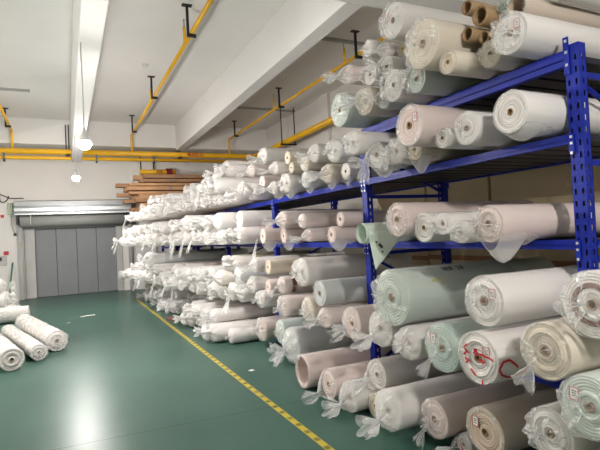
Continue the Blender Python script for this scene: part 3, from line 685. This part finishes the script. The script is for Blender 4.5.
def make_roll(rec, idx):
    lv, y, z, r, xe, st, tint = rec
    far = st == 'far'
    L_ = {'U': 1.1}.get(st, 0) or (3.92 + R.uniform(-.1, .15) - xe)
    root = thing('cardboard_tube' if st == 'U' else 'fabric_roll', (xe + L_ / 2, y, z - r))
    col = vary(lin('#cedbce' if st == 'R' else TINT[tint])); base = (-L_ / 2, 0, r)
    k = R.randrange(100)
    rot = R.uniform(-.5, .5)
    if far:
        body = BODYF[k % 3]
    elif st in 'UO': body = BODYO if st == 'U' else BODYO2
    elif st == 'R': body = BODYO2
    else: body = BODY[k % 4]
    fb = link('tube_wall' if st == 'U' else 'fabric', body, root, base, (L_, r, r), col)
    if far:
        j = R.randrange(len(WF)); w = link('plastic_wrap', WF[j], root, base, (1, r, r)); w.rotation_euler.x = R.uniform(0, 6.28)
        endn = WFN[j]
        if all(not (abs(q[1] - y) < .3 and -.5 < q[2] - z < .12 and q is not rec and q[4] < xe + .12) for q in rolls) and z > .3:
            link('bag_tail', FT[k % len(FT)], root, (base[0] - .19, 0, r - .2 * r))
    else:
        endn = ENDN[st]
        if st not in 'UOR': link('cardboard_core', CORE, root, base, (1, r, r))
        ws = {'H': 'S', 'L': 'B', 'K': 'B', 'D': 'F', 'X': 'S', 'Y': 'T', 'U': None, 'O': 'S', 'R': None}.get(st, st)
        if ws:
            w = link('plastic_wrap', WM[ws][k % 3] if ws in WM and st not in 'KX' and (y > 4.4 or tint == 'w' and k % 3 == 0) else WR[ws][k % 4], root, base, (1, r, r))
            w.rotation_euler.x = rot if ws in 'T' else R.uniform(0, 6.28)
            if r > .11 and R.random() < .3 and ws in 'BFS':
                sticker(fb, -.004, .45 * (1 if k % 2 else -1), .3, .16)
                fb.children[0].scale = (1 / L_, 1, 1)
        if st == 'L' or (lv in (2, 3) and st not in 'RHU' and z - r < BT[lv] + .02 and (idx in (0, 6, 10) or y > 4.4)):
            dep = {'L': 1.1}.get(st, .3 if idx == 0 else .7 if lv == 2 else 1.0)
            link('bag_skirt', skirt_mesh(idx, dep, X0 - .03 - xe), root, base, (1, r, r))
        if st == 'D':
            b = MB(); ring = lambda x, rr_: [(x, rr_ * math.cos(2 * PI * q / 24), rr_ * math.sin(2 * PI * q / 24)) for q in range(24)]
            b.loft([ring(.1, 1.0), ring(.1, 1.06), ring(.16, 1.06), ring(.16, 1.0)]); build('cloth_tie', b, M['board'], root, loc=base).scale = (1, r * .93, r * .93)
        if st == 'K':
            b = MB(); rr_ = [ringpts(x, q, seed=3, amp=.03) for x, q in ((-.002, .62), (-.012, .6), (-.012, .5), (-.002, .48))]
            b.loft(rr_); o = build('inner_layer', b, M['board'], root, loc=base); o.scale = (1, r, r)
        if st == 'X':
            def endsurf(u, v): return (-.0135, -u, v)          # u to the aisle viewer's right
            P = [[(-.07, .075), (-.1, .05), (-.075, .03), (-.105, .005)], [(-.09, .04), (-.06, .02)], [(-.095, -.015), (-.06, -.025), (-.09, -.04)], [(-.02, .05), (.0, .055), (-.02, .03), (.005, .02), (.0, .06)],
                 [(.02, .03), (.05, .03), (.1, .022), (.125, .01)], [(.04, .0), (.06, -.015)], [(.02, .0), (.05, -.02)], [(-.05, -.07), (-.02, -.1), (-.01, -.105)], [(.04, -.12), (.035, -.15)]]
            for q in P: ribbon([q], .011, endsurf, M['red'], 'red_stroke', root, base)
            rs = r * 1.0
            def side(u, v):                                    # u along the roll, v round it from the -y side upward
                a = PI + .15 - v / rs; return (u, rs * math.cos(a), rs * math.sin(a))
            for q in ([(.0, -.01), (.03, -.05), (.1, -.085), (.18, -.08), (.24, -.06)], [(.0, -.01), (.03, .03), (.08, .035), (.13, .0), (.15, -.02)]): ribbon([q], .013, side, M['red'], 'red_stroke', root, base)
        if st == 'R':
            b = MB(); n = 14; vs = []
            for i in range(n + 1):
                for j in range(n + 1):
                    s, t = i / n, j / n                        # s along the roll, t down the hanging corner
                    wd = 1 - t; x = .0 + .43 * (s * wd) + .05 * t
                    yy = -r * .97 - .008 * math.sin(PI * s) * t - .02 * t
                    vs.append((x, yy, .02 - t * .34 + .01 * math.sin(3 * s) * t))
            b.add(vs, [(i * (n + 1) + j, (i + 1) * (n + 1) + j, (i + 1) * (n + 1) + j + 1, i * (n + 1) + j + 1) for i in range(n) for j in range(n)])
            fl = build('hanging_corner', b, M['mint'], root, True, loc=base); sd = fl.modifiers.new('solid', 'SOLIDIFY'); sd.thickness = .003
            bq = MB(); bq.tube([(.1, -r - .016, -.1), (.13, -r - .02, -.13)], .012, 8); bq.tube([(.07, -r - .015, -.075), (.08, -r - .016, -.085)], .007, 8); bq.tube([(.125, -r - .021, -.165), (.135, -r - .022, -.17)], .007, 8)
            build('printed_mark', bq, M['ink'], fl)
        if st == 'Y':
            ribbon([[(-.03, .0), (-.05, .03)], [(.02, .02), (.045, -.02)]], .012, lambda u, v: (-.05, -u, v), M['red'], 'red_ribbon', root, base)
        if lv == 4 and st == 'B' and tint == 'g':
            rs = r * .998
            def topf(u, v): a = PI - .95 - v / rs; return (u, rs * math.cos(a), rs * math.sin(a))
            for q, g in enumerate(('V', 'E', 'R', ' ', 'two', 'eight')):
                if g != ' ': ribbon([[(p[0] + .42 + q * .038, p[1]) for p in s_] for s_ in scrawl([g], .045)], .008, topf, M['ink'], 'handwritten_letter', root, base)
            ribbon([[(.25, -.09), (.3, -.06), (.28, -.1)], [(.32, -.07), (.36, -.1), (.33, -.12)]], .012, topf, M['olive'], 'stamp', root, base)
        if (lv, idx) in TAIL:
            v_, sp = TAIL[(lv, idx)]; ws_ = Vector((-.09, v_[3] if len(v_) > 3 else 0, v_[4] if len(v_) > 4 else -.3 * r))
            o = link('bag_tail', tail_mesh(idx + lv, v_[:3], sp), root, (base[0] + ws_.x, base[1] + ws_.y, base[2] + ws_.z))
    ordn = ordinal(order[id(rec)]); nm = TNAME[tint]
    if st == 'U': lab = 'open brown tube, %s from near end of the %s' % (ordn, LEVEL[lv])
    else: lab = '%s roll, %s, %s from near end of the %s' % (nm, endn, ordn, LEVEL[lv])
    tag(root, lab, 'cardboard tube' if st == 'U' else 'fabric roll', ('fabric rolls on the ' if 0 < lv < 5 else 'fabric rolls in the ') + LEVEL[lv])
    return root
cnt = {}
for rec in rolls:
    i = cnt.get(rec[0], 0); cnt[rec[0]] = i + 1
    make_roll(rec, i)

# rolls lying on the floor by the door side
def loose(p, q, r, tint, style, label, zc=None):
    p, q = Vector((*p, 0)), Vector((*q, 0)); d_ = q - p; L_ = d_.length; z = zc if zc is not None else r
    root = thing('fabric_roll', ((p.x + q.x) / 2, (p.y + q.y) / 2, z - r + .002), math.atan2(d_.y, d_.x))
    base = (-L_ / 2, 0, r); k = R.randrange(4)
    link('fabric', BODY[k], root, base, (L_, r, r), vary(lin(TINT[tint]))); link('cardboard_core', CORE, root, base, (1, r, r))
    w = link('plastic_wrap', (WR[style][k] if style in 'FTBS' else WF[k]), root, base, (1, r, r)); w.rotation_euler.x = R.uniform(-.4, .4)
    b = MB(); nr = 26
    b.loft([clampring(ringpts(.3 + (L_ - .3) * i / nr, .96 + .012 * (i % 2), seed=k + 5, amp=.2), 1.03) for i in range(nr + 1)]); o = build('bubble_sleeve', b, M['milky'], root, True, loc=base); o.scale = (1, r, r)
    tag(root, label, 'fabric roll', 'rolls lying on the floor by the door side'); return root
loose((-.70, 7.4), (-1.29, 9.8), .155, 'w', 'S', 'wrapped white roll with grey wound end and core hole, on floor at aisle edge')
loose((-.41, 7.85), (-1.0, 10.2), .12, 'w', 'B', 'thinner wrapped white roll lying between two thicker ones on the floor')
loose((-.19, 8.35), (-.80, 10.9), .16, 'w', 'B', 'wrapped white roll lying alone on the aisle side of the floor pile')
loose((-.8, 12.2), (-2.9, 12.2), .17, 'w', 'S', 'wrapped roll lying crosswise on floor behind the three aisle rolls')
loose((-1.15, 12.56), (-3.0, 12.56), .17, 'w', 'C', 'wrapped white roll with crushed plastic at the bottom of the door-side heap')
loose((-1.25, 12.38), (-3.0, 12.38), .15, 'w', 'T', 'wrapped roll resting on top of the crosswise floor roll', .455)
loose((-1.22, 12.92), (-3.1, 12.92), .17, 'w', 'C', 'wrapped white roll at the back of the door-side heap')
loose((-1.3, 12.74), (-3.1, 12.74), .16, 'w', 'C', 'wrapped white roll in the second layer of the door-side heap', .475)
loose((-1.33, 12.57), (-3.1, 12.57), .16, 'w', 'T', 'topmost wrapped white roll of the door-side heap', .785)
b = MB(); b.tube([(-1.62, 16.9, .01), (-1.52, YB - .03, 1.15)], .022, 10)
tag(build('green_pole', b, M['green'], smooth=True), 'thin green pole leaning on the back wall beside the shutter rail', 'pole')

# ------------------------------------------------------------------ camera, world, view
cam = bpy.data.cameras.new('camera'); co = bpy.data.objects.new('camera', cam); COL.objects.link(co)
cam.sensor_width = 36; cam.sensor_fit = 'HORIZONTAL'; cam.lens = 490 / 600 * 36; cam.clip_start = .05
yaw, pit, rol = math.radians(25.5), math.radians(1.0), math.radians(-2.87)
f = Vector((math.sin(yaw) * math.cos(pit), math.cos(yaw) * math.cos(pit), math.sin(pit)))
r_ = Vector((math.cos(yaw), -math.sin(yaw), 0)); u_ = r_.cross(f)
c_, s_ = math.cos(rol), math.sin(rol)
rx = c_ * r_ + s_ * u_; ux = -s_ * r_ + c_ * u_
from mathutils import Matrix
co.matrix_world = Matrix(((rx.x, ux.x, -f.x, 0), (rx.y, ux.y, -f.y, 0), (rx.z, ux.z, -f.z, 1.6), (0, 0, 0, 1)))
S.camera = co
w = bpy.data.worlds.new('world'); S.world = w; w.use_nodes = True
w.node_tree.nodes['Background'].inputs[0].default_value = (.02, .02, .02, 1)
S.view_settings.view_transform = 'Standard'; S.view_settings.look = 'None'
S.view_settings.exposure = 1.8; S.view_settings.gamma = 1; S.view_settings.use_curve_mapping = False
S.cycles.use_denoising = True
S.cycles.max_bounces = 8; S.cycles.diffuse_bounces = 5; S.cycles.glossy_bounces = 3; S.cycles.transparent_max_bounces = 32
S.cycles.sample_clamp_indirect = 6
